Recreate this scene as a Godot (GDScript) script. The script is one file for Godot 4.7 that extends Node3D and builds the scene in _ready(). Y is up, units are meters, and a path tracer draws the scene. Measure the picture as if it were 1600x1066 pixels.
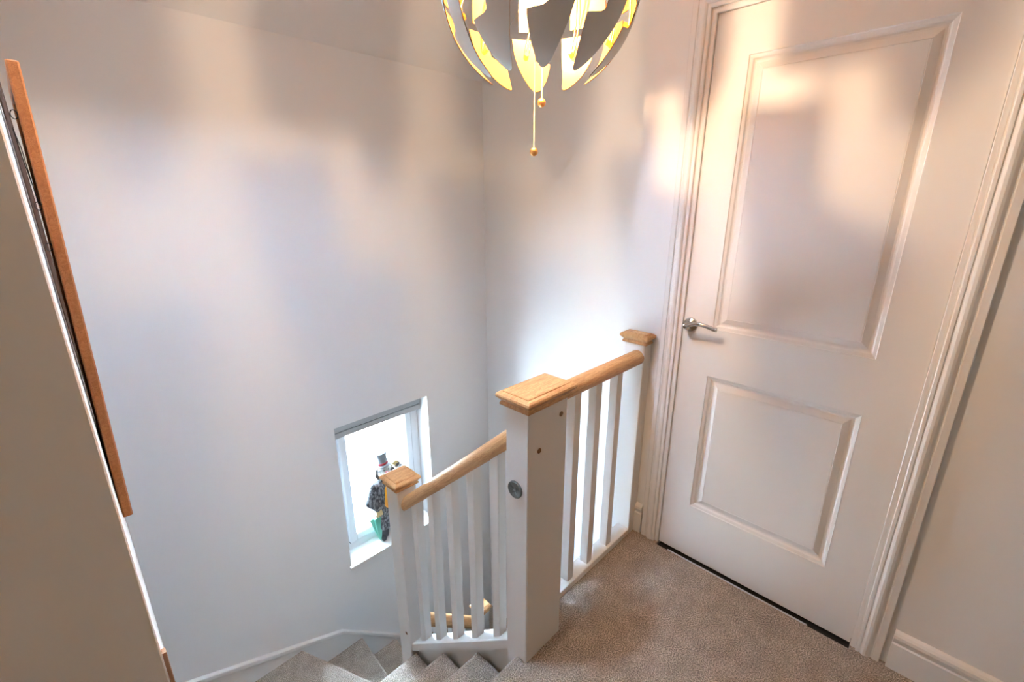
extends Node3D
# Upper landing of a winding staircase: oak capped newels, white balusters, a panelled door, a segmented pendant lamp.
# World: x towards the door wall, -z towards the window wall, y up; landing carpet at y = 0.

const DX := 1.632      # door face and door wall
const WZ := -2.225     # window wall
const BX := 2.02       # far stairwell wall
const EDGE := -0.785   # landing nosing and the end of the left wall
const CEIL := 2.42
const ROOF := [0.285, 0.66, -1.3, -0.965]   # roof window over the stairwell: x from, to, z from, to

var names := {}
var M := {}

# ---------------------------------------------------------------- naming and tagging
func numbered(called: String) -> String:
	if not names.has(called):
		names[called] = 0
		return called
	names[called] += 1
	return "%s_%03d" % [called, names[called]]

func tag(o: Node, label: String, category: String, group := "") -> void:
	o.set_meta("label", label)
	o.set_meta("category", category)
	if group:
		o.set_meta("group", group)

func structure(o: Node, label: String, category: String) -> void:
	tag(o, label, category)
	o.set_meta("kind", "structure")

func thing(called: String, at := Vector3.ZERO) -> Node3D:
	var o := Node3D.new()
	o.name = numbered(called)
	add_child(o)
	o.position = at
	return o

func put(st: SurfaceTool, called: String, mat: Material, parent: Node = null, xf := Transform3D.IDENTITY) -> MeshInstance3D:
	# vertices are given in the parent's space; with xf the mesh gets axes of its own (for the grain)
	st.generate_normals()
	var mesh := st.commit()
	if xf != Transform3D.IDENTITY:
		var inv := xf.affine_inverse()
		var arr := mesh.surface_get_arrays(0)
		var v: PackedVector3Array = arr[Mesh.ARRAY_VERTEX]
		var n: PackedVector3Array = arr[Mesh.ARRAY_NORMAL]
		for i in v.size():
			v[i] = inv * v[i]
			n[i] = inv.basis * n[i]
		arr[Mesh.ARRAY_VERTEX] = v
		arr[Mesh.ARRAY_NORMAL] = n
		mesh = ArrayMesh.new()
		mesh.add_surface_from_arrays(Mesh.PRIMITIVE_TRIANGLES, arr)
	var o := MeshInstance3D.new()
	o.mesh = mesh
	o.material_override = mat
	o.transform = xf
	if parent == null:
		o.name = numbered(called)
		add_child(o)
	else:
		o.name = called
		parent.add_child(o, true)
	return o

# ---------------------------------------------------------------- mesh tools
func mb(smooth := false) -> SurfaceTool:
	var st := SurfaceTool.new()
	st.begin(Mesh.PRIMITIVE_TRIANGLES)
	st.set_smooth_group(0 if smooth else -1)
	return st

func tri(st: SurfaceTool, a: Vector3, b: Vector3, c: Vector3) -> void:
	st.add_vertex(a)
	st.add_vertex(b)
	st.add_vertex(c)

func quad(st: SurfaceTool, a: Vector3, b: Vector3, c: Vector3, d: Vector3) -> void:
	tri(st, a, b, c)
	tri(st, a, c, d)

func box(st: SurfaceTool, lo: Vector3, hi: Vector3) -> void:
	var p := []
	for i in 8:
		p.append(Vector3(hi.x if i & 1 else lo.x, hi.y if i & 2 else lo.y, hi.z if i & 4 else lo.z))
	for f in [[0, 2, 3, 1], [4, 5, 7, 6], [0, 1, 5, 4], [2, 6, 7, 3], [0, 4, 6, 2], [1, 3, 7, 5]]:
		quad(st, p[f[0]], p[f[3]], p[f[2]], p[f[1]])

func inset(poly: PackedVector2Array, d: float) -> PackedVector2Array:
	var out := PackedVector2Array()
	var n := poly.size()
	var area := 0.0
	for i in n:
		area += poly[i].cross(poly[(i + 1) % n])
	var s := 1.0 if area > 0 else -1.0
	for i in n:
		var a := (poly[i] - poly[(i + n - 1) % n]).normalized()
		var b := (poly[(i + 1) % n] - poly[i]).normalized()
		var na := Vector2(-a.y, a.x) * s
		var nb := Vector2(-b.y, b.x) * s
		var m := na + nb
		out.append(poly[i] + m * (d / maxf(0.35, m.dot(na))))
	return out

func rings(st: SurfaceTool, rs: Array, capped := true, closed := true) -> void:
	# joins equal rings of points; the first and last get lids
	var n: int = rs[0].size()
	for k in rs.size() - 1:
		for i in (n if closed else n - 1):
			var j := (i + 1) % n
			quad(st, rs[k][i], rs[k][j], rs[k + 1][j], rs[k + 1][i])
	if capped:
		for e in [0, rs.size() - 1]:
			var r: Array = rs[e]
			var c := Vector3.ZERO
			for p in r:
				c += p
			c /= n
			# flatten the lid into its own plane to triangulate it
			var nn := Vector3.ZERO
			for i in n:
				nn += (r[i] - c).cross(r[(i + 1) % n] - c)
			nn = nn.normalized()
			var ax := nn.cross(Vector3(0.3, 0.7, 0.64)).normalized()
			var ay := nn.cross(ax)
			var flat := PackedVector2Array()
			for p in r:
				flat.append(Vector2((p - c).dot(ax), (p - c).dot(ay)))
			var t := Geometry2D.triangulate_polygon(flat)
			for q in range(0, t.size(), 3):
				if e == 0:
					tri(st, r[t[q]], r[t[q + 1]], r[t[q + 2]])
				else:
					tri(st, r[t[q]], r[t[q + 2]], r[t[q + 1]])

func prism(st: SurfaceTool, poly: PackedVector2Array, xf: Transform3D, length: float, ch := 0.0) -> void:
	# poly in xf's x, y; extruded along xf's z with a chamfer at both ends
	var rs := []
	var layers := [[0.0, 0.0], [length, 0.0]]
	if ch > 0:
		layers = [[0.0, ch], [ch * 0.3, ch * 0.3], [ch, 0.0], [length - ch, 0.0], [length - ch * 0.3, ch * 0.3], [length, ch]]
	for l in layers:
		var pp := inset(poly, l[1]) if l[1] > 0 else poly
		var r := []
		for p in pp:
			r.append(xf * Vector3(p.x, p.y, l[0]))
		rs.append(r)
	rings(st, rs)

func chamfered(w: float, h: float, c: float) -> PackedVector2Array:
	return PackedVector2Array([Vector2(-w + c, -h), Vector2(w - c, -h), Vector2(w, -h + c), Vector2(w, h - c), Vector2(w - c, h), Vector2(-w + c, h), Vector2(-w, h - c), Vector2(-w, -h + c)])

func bbox(st: SurfaceTool, lo: Vector3, hi: Vector3, c := 0.003) -> void:
	var m := (lo + hi) / 2
	var h := (hi - lo) / 2
	prism(st, chamfered(h.x, h.z, c), Transform3D(Basis(Vector3.RIGHT, Vector3.BACK, Vector3.UP), Vector3(m.x, lo.y, m.z)), hi.y - lo.y, c)

func plan(pts: Array) -> PackedVector2Array:
	return PackedVector2Array(pts)

func slab(st: SurfaceTool, pts: Array, y0: float, y1: float, ch := 0.0) -> void:
	# plan polygon (x, z) between two heights
	prism(st, plan(pts), Transform3D(Basis(Vector3.RIGHT, Vector3.BACK, Vector3.UP), Vector3(0, y0, 0)), y1 - y0, ch)

func lathe(st: SurfaceTool, prof: Array, xf: Transform3D, seg := 24, lobes := 0, depth := 0.0) -> void:
	var rs := []
	for p in prof:
		var r := []
		for i in seg:
			var a := TAU * i / seg
			var k := 1.0 + depth * cos(lobes * a) if lobes else 1.0
			r.append(xf * Vector3(cos(a) * p.x * k, p.y, sin(a) * p.x * k))
		rs.append(r)
	rings(st, rs)

func tube(st: SurfaceTool, pts: Array, rad, seg := 10) -> void:
	var rs := []
	var n := pts.size()
	var up := Vector3(0.123, 0.98, 0.17)
	for i in n:
		var t: Vector3 = (pts[min(i + 1, n - 1)] - pts[max(i - 1, 0)]).normalized()
		var a := t.cross(up).normalized()
		if absf(t.dot(up)) > 0.97:
			a = t.cross(Vector3(1, 0.05, 0.1)).normalized()
		var b := t.cross(a)
		var rr: float = rad[i] if rad is Array else rad
		var r := []
		for k in seg:
			var w := TAU * k / seg
			r.append(pts[i] + (a * cos(w) + b * sin(w)) * rr)
		rs.append(r)
	rings(st, rs)

func ball(st: SurfaceTool, c: Vector3, r: float, seg := 20) -> void:
	var prof := []
	for i in 13:
		var a := -PI / 2 + PI * i / 12
		prof.append(Vector2(maxf(cos(a) * r, r * 0.01), sin(a) * r))
	lathe(st, prof, Transform3D(Basis.IDENTITY, c), seg)

func body(st: SurfaceTool, bones: Array, cell: float, k: float, xf := Transform3D.IDENTITY) -> void:
	# bones: [a, b, ra, rb]; tapered capsules joined by a smooth minimum, meshed as surface nets
	var lo := Vector3(9, 9, 9)
	var hi := -lo
	for q in bones:
		for e in [[q[0], q[2]], [q[1], q[3]]]:
			lo = lo.min(e[0] - Vector3.ONE * (e[1] + 3 * cell))
			hi = hi.max(e[0] + Vector3.ONE * (e[1] + 3 * cell))
	var nx := int((hi.x - lo.x) / cell) + 2
	var ny := int((hi.y - lo.y) / cell) + 2
	var nz := int((hi.z - lo.z) / cell) + 2
	var f := PackedFloat32Array()
	f.resize(nx * ny * nz)
	f.fill(1.0)
	for q in bones:
		var pa: Vector3 = q[0]
		var pb: Vector3 = q[1]
		var ra: float = q[2]
		var rb: float = q[3]
		var pad := maxf(ra, rb) + k + 2 * cell
		var b0 := ((pa.min(pb) - Vector3.ONE * pad - lo) / cell).max(Vector3.ZERO)
		var b1 := ((pa.max(pb) + Vector3.ONE * pad - lo) / cell).min(Vector3(nx - 1, ny - 1, nz - 1))
		var ab := pb - pa
		var ll := maxf(ab.length_squared(), 1e-9)
		for z in range(int(b0.z), int(b1.z) + 1):
			for y in range(int(b0.y), int(b1.y) + 1):
				for x in range(int(b0.x), int(b1.x) + 1):
					var p := lo + Vector3(x, y, z) * cell
					var t := clampf((p - pa).dot(ab) / ll, 0, 1)
					var d := p.distance_to(pa + ab * t) - lerpf(ra, rb, t)
					var i := x + nx * (y + ny * z)
					var o := f[i]
					var h := maxf(k - absf(d - o), 0.0) / k
					f[i] = minf(d, o) - h * h * k * 0.25
	var at := {}
	var sx := [0, 1, 0, 1, 0, 1, 0, 1]
	var sy := [0, 0, 1, 1, 0, 0, 1, 1]
	var sz := [0, 0, 0, 0, 1, 1, 1, 1]
	var edges := [[0, 1], [2, 3], [4, 5], [6, 7], [0, 2], [1, 3], [4, 6], [5, 7], [0, 4], [1, 5], [2, 6], [3, 7]]
	for z in nz - 1:
		for y in ny - 1:
			for x in nx - 1:
				var i := x + nx * (y + ny * z)
				var inside := 0
				var vals := []
				for c in 8:
					var v := f[i + sx[c] + nx * (sy[c] + ny * sz[c])]
					vals.append(v)
					if v < 0:
						inside += 1
				if inside == 0 or inside == 8:
					continue
				var s := Vector3.ZERO
				var m := 0
				for e in edges:
					var va: float = vals[e[0]]
					var vb: float = vals[e[1]]
					if (va < 0) != (vb < 0):
						var t := va / (va - vb)
						s += Vector3(sx[e[0]], sy[e[0]], sz[e[0]]).lerp(Vector3(sx[e[1]], sy[e[1]], sz[e[1]]), t)
						m += 1
				at[i] = xf * (lo + (Vector3(x, y, z) + s / m) * cell)
	for z in range(1, nz - 1):
		for y in range(1, ny - 1):
			for x in range(1, nx - 1):
				var i := x + nx * (y + ny * z)
				var v := f[i] < 0
				if v != (f[i + 1] < 0):
					var q := [at[i], at[i - nx], at[i - nx - nx * ny], at[i - nx * ny]]
					if v: q.reverse()
					quad(st, q[0], q[1], q[2], q[3])
				if v != (f[i + nx] < 0):
					var q := [at[i], at[i - nx * ny], at[i - 1 - nx * ny], at[i - 1]]
					if v: q.reverse()
					quad(st, q[0], q[1], q[2], q[3])
				if v != (f[i + nx * ny] < 0):
					var q := [at[i], at[i - 1], at[i - 1 - nx], at[i - nx]]
					if v: q.reverse()
					quad(st, q[0], q[1], q[2], q[3])

# ---------------------------------------------------------------- materials
func paint(c: Color, rough: float) -> StandardMaterial3D:
	var m := StandardMaterial3D.new()
	m.albedo_color = c
	m.roughness = rough
	return m

func noise_tex(seed_: int, freq: float, ramp: Array, size := 512, octaves := 4, warp := 0.0, as_normal := false) -> NoiseTexture2D:
	var n := FastNoiseLite.new()
	n.seed = seed_
	n.frequency = freq
	n.noise_type = FastNoiseLite.TYPE_SIMPLEX_SMOOTH
	n.fractal_octaves = octaves
	if warp > 0:
		n.domain_warp_enabled = true
		n.domain_warp_amplitude = warp
		n.domain_warp_frequency = 0.01
	var t := NoiseTexture2D.new()
	t.width = size
	t.height = size
	t.seamless = true
	t.noise = n
	if as_normal:
		t.as_normal_map = true
		t.bump_strength = 6.0
	elif ramp:
		var g := Gradient.new()
		var off := PackedFloat32Array()
		var col := PackedColorArray()
		for r in ramp:
			off.append(r[0])
			col.append(r[1])
		g.offsets = off
		g.colors = col
		t.color_ramp = g
	return t

func oak(seed_: int, scale: Vector3, dark: Color, mid: Color, light: Color) -> StandardMaterial3D:
	var m := StandardMaterial3D.new()
	m.albedo_texture = noise_tex(seed_, 0.012, [[0.0, dark], [0.3, mid], [0.38, dark], [0.42, light], [0.5, mid], [0.53, dark], [0.57, light], [0.7, mid], [1.0, dark]], 512, 5, 12.0)
	m.uv1_triplanar = true
	m.uv1_scale = scale
	m.roughness = 0.42
	return m

func make_materials() -> void:
	M.wall = paint(Color(0.95, 0.95, 0.945), 0.9)
	M.gloss = paint(Color(0.945, 0.94, 0.93), 0.38)
	M.upvc = paint(Color(0.93, 0.94, 0.95), 0.3)
	M.dark_gap = paint(Color(0.16, 0.16, 0.17), 0.8)
	M.blind = paint(Color(0.72, 0.72, 0.72), 0.8)
	M.bar = paint(Color(0.8, 0.82, 0.85), 0.35)
	M.bar.metallic = 0.6
	M.subfloor = paint(Color(0.13, 0.11, 0.1), 0.9)
	# oak, grain along local x / y / z
	var d := Color(0.68, 0.48, 0.3)
	var a := Color(0.79, 0.6, 0.4)
	var l := Color(0.85, 0.67, 0.47)
	M.oak_rail = oak(11, Vector3(0.4, 9.0, 9.0), d, a, l)
	M.oak_cap = oak(23, Vector3(0.9, 6.0, 9.0), d, a, l)
	M.oak_plug = paint(Color(0.46, 0.31, 0.18), 0.6)
	M.strip_wood = paint(Color(0.7, 0.55, 0.42), 0.6)
	M.frame_wood = oak(31, Vector3(9.0, 9.0, 2.0), Color(0.62, 0.36, 0.17), Color(0.7, 0.43, 0.22), Color(0.75, 0.48, 0.27))
	M.frame_dark = paint(Color(0.3, 0.21, 0.16), 0.6)
	M.backing = paint(Color(0.45, 0.4, 0.36), 0.9)
	M.canvas = StandardMaterial3D.new()
	M.canvas.albedo_texture = noise_tex(77, 0.006, [[0.0, Color(0.55, 0.6, 0.63)], [0.5, Color(0.75, 0.74, 0.7)], [1.0, Color(0.66, 0.58, 0.47)]], 256, 3)
	M.canvas.uv1_triplanar = true
	M.canvas.roughness = 0.8
	M.wire = paint(Color(0.24, 0.23, 0.22), 0.4)
	M.wire.metallic = 0.8
	# carpet: taupe cut pile, two scales of tone and a fine relief
	var c := StandardMaterial3D.new()
	c.albedo_texture = noise_tex(41, 0.11, [[0.25, Color(0.5, 0.445, 0.395)], [0.5, Color(0.7, 0.63, 0.565)], [0.75, Color(0.88, 0.805, 0.73)]], 512, 4)
	c.uv1_triplanar = true
	c.uv1_world_triplanar = true
	c.uv1_scale = Vector3.ONE * 3.2
	c.normal_enabled = true
	c.normal_texture = noise_tex(43, 0.16, [], 512, 3, 0.0, true)
	c.normal_scale = 1.3
	c.roughness = 1.0
	c.rim_enabled = true
	c.rim = 0.25
	c.detail_enabled = true
	c.detail_blend_mode = BaseMaterial3D.BLEND_MODE_MUL
	c.detail_albedo = noise_tex(47, 0.012, [[0.2, Color(0.92, 0.915, 0.91)], [0.8, Color(1, 1, 1)]], 256, 3)
	c.detail_uv_layer = BaseMaterial3D.DETAIL_UV_1
	M.carpet = c
	M.chrome = paint(Color(0.78, 0.79, 0.8), 0.12)
	M.chrome.metallic = 1.0
	M.disc = paint(Color(0.42, 0.43, 0.42), 0.45)
	M.disc.metallic = 0.5
	M.screw = paint(Color(0.7, 0.7, 0.7), 0.3)
	M.screw.metallic = 0.9
	M.shade_white = paint(Color(0.9, 0.9, 0.9), 0.45)
	M.shade_gold = paint(Color(0.96, 0.74, 0.45), 0.4)
	M.shade_gold.metallic = 0.95
	M.cord = paint(Color(0.9, 0.82, 0.6), 0.6)
	var b := paint(Color(1, 0.95, 0.85), 0.4)
	b.emission_enabled = true
	b.emission = Color(1.0, 0.86, 0.62)
	b.emission_energy_multiplier = 6.0
	M.bulb = b
	var g := StandardMaterial3D.new()
	g.transparency = BaseMaterial3D.TRANSPARENCY_ALPHA
	g.albedo_color = Color(0.95, 0.97, 1.0, 0.06)
	g.roughness = 0.05
	M.glass = g
	# glazed figurine
	M.fig_coat = StandardMaterial3D.new()
	M.fig_coat.albedo_texture = noise_tex(61, 0.03, [[0.3, Color(0.12, 0.12, 0.13)], [0.5, Color(0.26, 0.26, 0.27)], [0.66, Color(0.62, 0.62, 0.62)]], 256, 3)
	M.fig_coat.uv1_triplanar = true
	M.fig_coat.uv1_scale = Vector3(9, 4, 9)
	M.fig_coat.roughness = 0.35
	M.fig_skin = paint(Color(0.9, 0.8, 0.58), 0.35)
	M.fig_pale = paint(Color(0.9, 0.9, 0.88), 0.4)
	M.fig_hair = paint(Color(0.25, 0.25, 0.25), 0.5)
	M.fig_hat = paint(Color(0.5, 0.51, 0.52), 0.4)
	M.fig_red = paint(Color(0.66, 0.18, 0.2), 0.4)
	M.fig_vest = paint(Color(0.88, 0.6, 0.12), 0.4)
	M.fig_green = paint(Color(0.42, 0.74, 0.64), 0.3)
	M.fig_trouser = paint(Color(0.24, 0.24, 0.25), 0.4)
	M.fig_shoe = paint(Color(0.12, 0.12, 0.13), 0.3)
	M.floorboard = oak(91, Vector3(0.5, 4.0, 4.0), Color(0.5, 0.36, 0.24), Color(0.6, 0.45, 0.31), Color(0.68, 0.52, 0.37))

# ---------------------------------------------------------------- camera, sky, light
func _ready() -> void:
	var cam := Camera3D.new()
	cam.name = "camera"
	cam.fov = rad_to_deg(2 * atan(533.0 / 714.0))
	cam.near = 0.02
	add_child(cam)
	cam.basis = Basis(Vector3.UP, deg_to_rad(-45.55)) * Basis(Vector3.RIGHT, deg_to_rad(-17.19)) * Basis(Vector3.BACK, deg_to_rad(-0.05))
	cam.position = Vector3(0, 1.43, 0)
	cam.current = true

	var sky_mat := ProceduralSkyMaterial.new()
	sky_mat.sky_top_color = Color(0.75, 0.88, 1.0)
	sky_mat.sky_horizon_color = Color(0.5, 0.58, 0.65)
	sky_mat.ground_bottom_color = Color(0.6, 0.66, 0.7)
	sky_mat.ground_horizon_color = Color(0.5, 0.57, 0.63)
	sky_mat.energy_multiplier = 203.0
	var sky := Sky.new()
	sky.sky_material = sky_mat
	var env := Environment.new()
	env.background_mode = Environment.BG_SKY
	env.sky = sky
	env.tonemap_mode = Environment.TONE_MAPPER_LINEAR
	env.tonemap_exposure = 1.42
	env.sdfgi_enabled = true
	env.ssao_enabled = true
	env.ssil_enabled = true
	var we := WorldEnvironment.new()
	we.name = "world"
	we.environment = env
	add_child(we)

	make_materials()
	shell()
	window()
	roof_window()
	door()
	staircase()
	balustrades()
	pendant()
	pictures()
	figurine()

# ---------------------------------------------------------------- the setting
func shell() -> void:
	var st := mb()
	# landing floor: carpeted deck, cut back where the flight goes down
	slab(st, [Vector2(-1.0, EDGE + 0.02), Vector2(0.9, EDGE + 0.02), Vector2(0.9, -0.87), Vector2(DX, -0.87), Vector2(DX, -0.7), Vector2(1.606, -0.7), Vector2(1.606, -0.006), Vector2(DX, -0.006), Vector2(DX, 1.5), Vector2(-1.0, 1.5)], -0.25, 0.0)
	structure(put(st, "floor", M.carpet), "brown taupe cut pile carpet on the upper landing", "floor")
	st = mb()
	slab(st, [Vector2(-1.0, -2.225), Vector2(BX, -2.225), Vector2(BX, 1.5), Vector2(-1.0, 1.5)], -2.8, -2.6)
	structure(put(st, "floor", M.floorboard), "wood floor of the hall at the foot of the stairs", "floor")
	st = mb()
	box(st, Vector3(1.6065, -0.2, -0.699), Vector3(1.75, -0.012, -0.007))
	structure(put(st, "trim_2", M.subfloor), "dark bare floor strip showing in the gap under the door", "floor")
	# window wall with its opening
	st = mb()
	var zo := WZ - 0.3
	box(st, Vector3(-1.0, -2.8, zo), Vector3(0.903, 2.9, WZ))
	box(st, Vector3(1.505, -2.8, zo), Vector3(BX + 0.2, 2.9, WZ))
	box(st, Vector3(0.903, -2.8, zo), Vector3(1.505, -0.672, WZ))
	box(st, Vector3(0.903, 0.255, zo), Vector3(1.505, 2.9, WZ))
	structure(put(st, "wall_window", M.wall), "tall white stairwell wall with the small window in it", "wall")
	st = mb()
	box(st, Vector3(BX, -2.8, WZ), Vector3(BX + 0.2, 2.9, 1.7))
	structure(put(st, "wall_far", M.wall), "white stairwell wall behind the landing handrail, right of the corner", "wall")
	# door wall and its return
	st = mb()
	box(st, Vector3(DX, -0.25, -0.935), Vector3(BX, CEIL + 0.2, -0.74))
	box(st, Vector3(DX, -0.25, 0.03), Vector3(BX, CEIL + 0.2, 1.7))
	box(st, Vector3(DX, 2.02, -0.74), Vector3(BX, CEIL + 0.2, 0.03))
	box(st, Vector3(DX + 0.12, -0.25, -0.74), Vector3(BX, 2.02, 0.03))
	structure(put(st, "wall_door", M.wall), "white landing wall that the panelled door is set in", "wall")
	# left wall: blunt end towards the landing, long face beside the flight
	st = mb()
	slab(st, [Vector2(-1.2, EDGE), Vector2(-0.002, EDGE), Vector2(0.0, EDGE - 0.002), Vector2(0.0145, WZ), Vector2(-1.2, WZ)], -2.8, 2.9)
	structure(put(st, "wall_left", M.wall), "white wall end at the head of the stairs, shaded brown", "wall")
	st = mb()
	box(st, Vector3(-1.2, -2.8, EDGE), Vector3(-1.0, 2.9, 1.7))
	structure(put(st, "wall_side", M.wall), "landing wall to the left of the viewer", "wall")
	st = mb()
	box(st, Vector3(-1.0, -2.8, 1.5), Vector3(BX, 2.9, 1.7))
	structure(put(st, "wall_rear", M.wall), "landing wall behind the viewer", "wall")
	# ceilings: a slope rises from the low window wall to the flat
	st = mb()
	var top := 2.088
	var run := CEIL - top
	var xf := Transform3D(Basis(Vector3.BACK, Vector3.UP, Vector3.LEFT), Vector3(BX + 0.2, 0, 0))
	prism(st, PackedVector2Array([Vector2(WZ - 0.02, top - 0.02), Vector2(WZ + run, CEIL), Vector2(WZ + run, CEIL + 0.2), Vector2(WZ - 0.02, top + 0.2)]), xf, BX + 1.4)
	structure(put(st, "ceiling", M.wall), "sloping white ceiling above the window wall", "ceiling")
	st = mb()
	box(st, Vector3(-1.2, CEIL, WZ + run), Vector3(ROOF[0], CEIL + 0.2, 1.7))
	box(st, Vector3(ROOF[1], CEIL, WZ + run), Vector3(BX + 0.2, CEIL + 0.2, 1.7))
	box(st, Vector3(ROOF[0], CEIL, WZ + run), Vector3(ROOF[1], CEIL + 0.2, ROOF[2]))
	box(st, Vector3(ROOF[0], CEIL, ROOF[3]), Vector3(ROOF[1], CEIL + 0.2, 1.7))
	structure(put(st, "ceiling", M.wall), "flat white ceiling over the landing", "ceiling")
	# skirting boards with a rounded top and a groove
	var prof := PackedVector2Array([Vector2(0, 0), Vector2(0.016, 0), Vector2(0.016, 0.096), Vector2(0.012, 0.1), Vector2(0.012, 0.108), Vector2(0.017, 0.113), Vector2(0.0185, 0.12), Vector2(0.017, 0.129), Vector2(0.011, 0.136), Vector2(0.006, 0.139), Vector2(0, 0.141)])
	st = mb()
	prism(st, prof, Transform3D(Basis(Vector3.LEFT, Vector3.UP, Vector3.BACK), Vector3(DX, 0, 0.088)), 1.41)
	structure(put(st, "baseboard_right", M.gloss), "white moulded skirting board right of the door", "skirting board")
	st = mb()
	prism(st, prof, Transform3D(Basis(Vector3.LEFT, Vector3.UP, Vector3.BACK), Vector3(DX, 0, -0.83)), 0.044)
	structure(put(st, "baseboard_left", M.gloss), "short piece of white skirting between newel and door casing", "skirting board")
	# skirting string along the window wall, above the winding treads
	var line := [Vector2(0.0145, -0.752), Vector2(0.798, -1.063), Vector2(1.157, -1.397), Vector2(2.02, -2.2)]
	var n := thing("trim_3")
	for part in [["string_board", 0.0, 0.52, 0.016, -0.012], ["string_cap", -0.002, 0.02, 0.024, 0.012]]:
		var poly := PackedVector2Array()
		for p in line:
			poly.append(p + Vector2(0, part[4]))
		for i in range(line.size() - 1, -1, -1):
			poly.append(line[i] - Vector2(0, part[2] if part[0] == "string_board" else 0.014))
		st = mb()
		prism(st, poly, Transform3D(Basis.IDENTITY, Vector3(0, 0, WZ - 0.001)), part[3] + 0.001, 0.003 if part[0] == "string_cap" else 0.0)
		put(st, part[0], M.gloss, n)
	structure(n, "white painted string with moulded top edge along the window wall", "stair string")

func window() -> void:
	var w := thing("window_1")
	structure(w, "small white framed window low in the stairwell wall", "window")
	var x0 := 0.903
	var x1 := 1.505
	var y0 := -0.65
	var y1 := 0.255
	var zf := -2.345
	var st := mb()
	bbox(st, Vector3(x0, y0, zf - 0.07), Vector3(x0 + 0.055, y1, zf), 0.004)
	bbox(st, Vector3(x1 - 0.055, y0, zf - 0.07), Vector3(x1, y1, zf), 0.004)
	bbox(st, Vector3(x0 + 0.05, y0, zf - 0.07), Vector3(x1 - 0.05, y0 + 0.05, zf), 0.004)
	bbox(st, Vector3(x0 + 0.05, y1 - 0.05, zf - 0.07), Vector3(x1 - 0.05, y1, zf), 0.004)
	put(st, "window_frame", M.upvc, w)
	st = mb()
	var a0 := x0 + 0.058
	var a1 := x1 - 0.058
	var b0 := y0 + 0.053
	var b1 := y1 - 0.053
	for q in [[a0, a0 + 0.048, b0, b1], [a1 - 0.048, a1, b0, b1], [a0 + 0.04, a1 - 0.04, b0, b0 + 0.05], [a0 + 0.04, a1 - 0.04, b1 - 0.05, b1]]:
		bbox(st, Vector3(q[0], q[2], zf - 0.06), Vector3(q[1], q[3], zf + 0.012), 0.006)
	var sash := put(st, "sash", M.upvc, w)
	st = mb()
	for q in [[a1 - 0.002, a1 + 0.004, b0, b1], [a0, a1, b0 - 0.004, b0 + 0.002]]:
		box(st, Vector3(q[0], q[2], zf - 0.05), Vector3(q[1], q[3], zf + 0.001))
	put(st, "gasket", M.dark_gap, w)
	st = mb()
	box(st, Vector3(a0 + 0.03, b0 + 0.03, zf - 0.034), Vector3(a1 - 0.03, b1 - 0.03, zf - 0.03))
	put(st, "pane", M.glass, sash)
	# sill board
	st = mb()
	slab(st, [Vector2(x0, zf - 0.02), Vector2(x1, zf - 0.02), Vector2(x1, WZ), Vector2(x1 + 0.012, WZ), Vector2(x1 + 0.012, WZ + 0.018), Vector2(x0 - 0.012, WZ + 0.018), Vector2(x0 - 0.012, WZ), Vector2(x0, WZ)], -0.672, -0.65, 0.004)
	put(st, "window_sill", M.gloss, w)
	# rolled-up blind under the head of the recess
	var b := thing("roller_blind", Vector3(x0, 0, zf))
	tag(b, "grey roller blind rolled up at the head of the window", "blind")
	st = mb()
	bbox(st, Vector3(0.002, 0.185, 0.006), Vector3(0.6, 0.226, 0.05), 0.006)
	put(st, "cassette", M.blind, b)
	st = mb()
	bbox(st, Vector3(0.002, 0.224, 0.004), Vector3(0.6, 0.25, 0.056), 0.002)
	put(st, "headrail", M.upvc, b)
	st = mb()
	bbox(st, Vector3(0.002, 0.146, 0.016), Vector3(0.6, 0.18, 0.046), 0.004)
	put(st, "bottom_bar", M.blind, b)
	st = mb()
	box(st, Vector3(0.006, 0.178, 0.018), Vector3(0.596, 0.187, 0.04))
	put(st, "fabric_roll", M.dark_gap, b)

func roof_window() -> void:
	var w := thing("window_2")
	structure(w, "small roof window above the stairwell", "window")
	var st := mb()
	for q in [[ROOF[0], ROOF[0] + 0.04, ROOF[2], ROOF[3]], [ROOF[1] - 0.04, ROOF[1], ROOF[2], ROOF[3]], [ROOF[0] + 0.04, ROOF[1] - 0.04, ROOF[2], ROOF[2] + 0.04], [ROOF[0] + 0.04, ROOF[1] - 0.04, ROOF[3] - 0.04, ROOF[3]]]:
		bbox(st, Vector3(q[0], CEIL + 0.15, q[2]), Vector3(q[1], CEIL + 0.21, q[3]), 0.003)
	put(st, "window_frame", M.upvc, w)
	st = mb()
	box(st, Vector3(ROOF[0] + 0.035, CEIL + 0.18, ROOF[2] + 0.035), Vector3(ROOF[1] - 0.035, CEIL + 0.184, ROOF[3] - 0.035))
	put(st, "pane", M.glass, w)

func rect_loop(st: SurfaceTool, z0: float, z1: float, y0: float, y1: float, x: float, prof: Array) -> void:
	# prof: (inset from the rectangle, x offset)
	var rs := []
	for p in prof:
		rs.append([Vector3(x + p.y, y0 + p.x, z0 + p.x), Vector3(x + p.y, y0 + p.x, z1 - p.x), Vector3(x + p.y, y1 - p.x, z1 - p.x), Vector3(x + p.y, y1 - p.x, z0 + p.x)])
	rings(st, rs, false)

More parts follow.
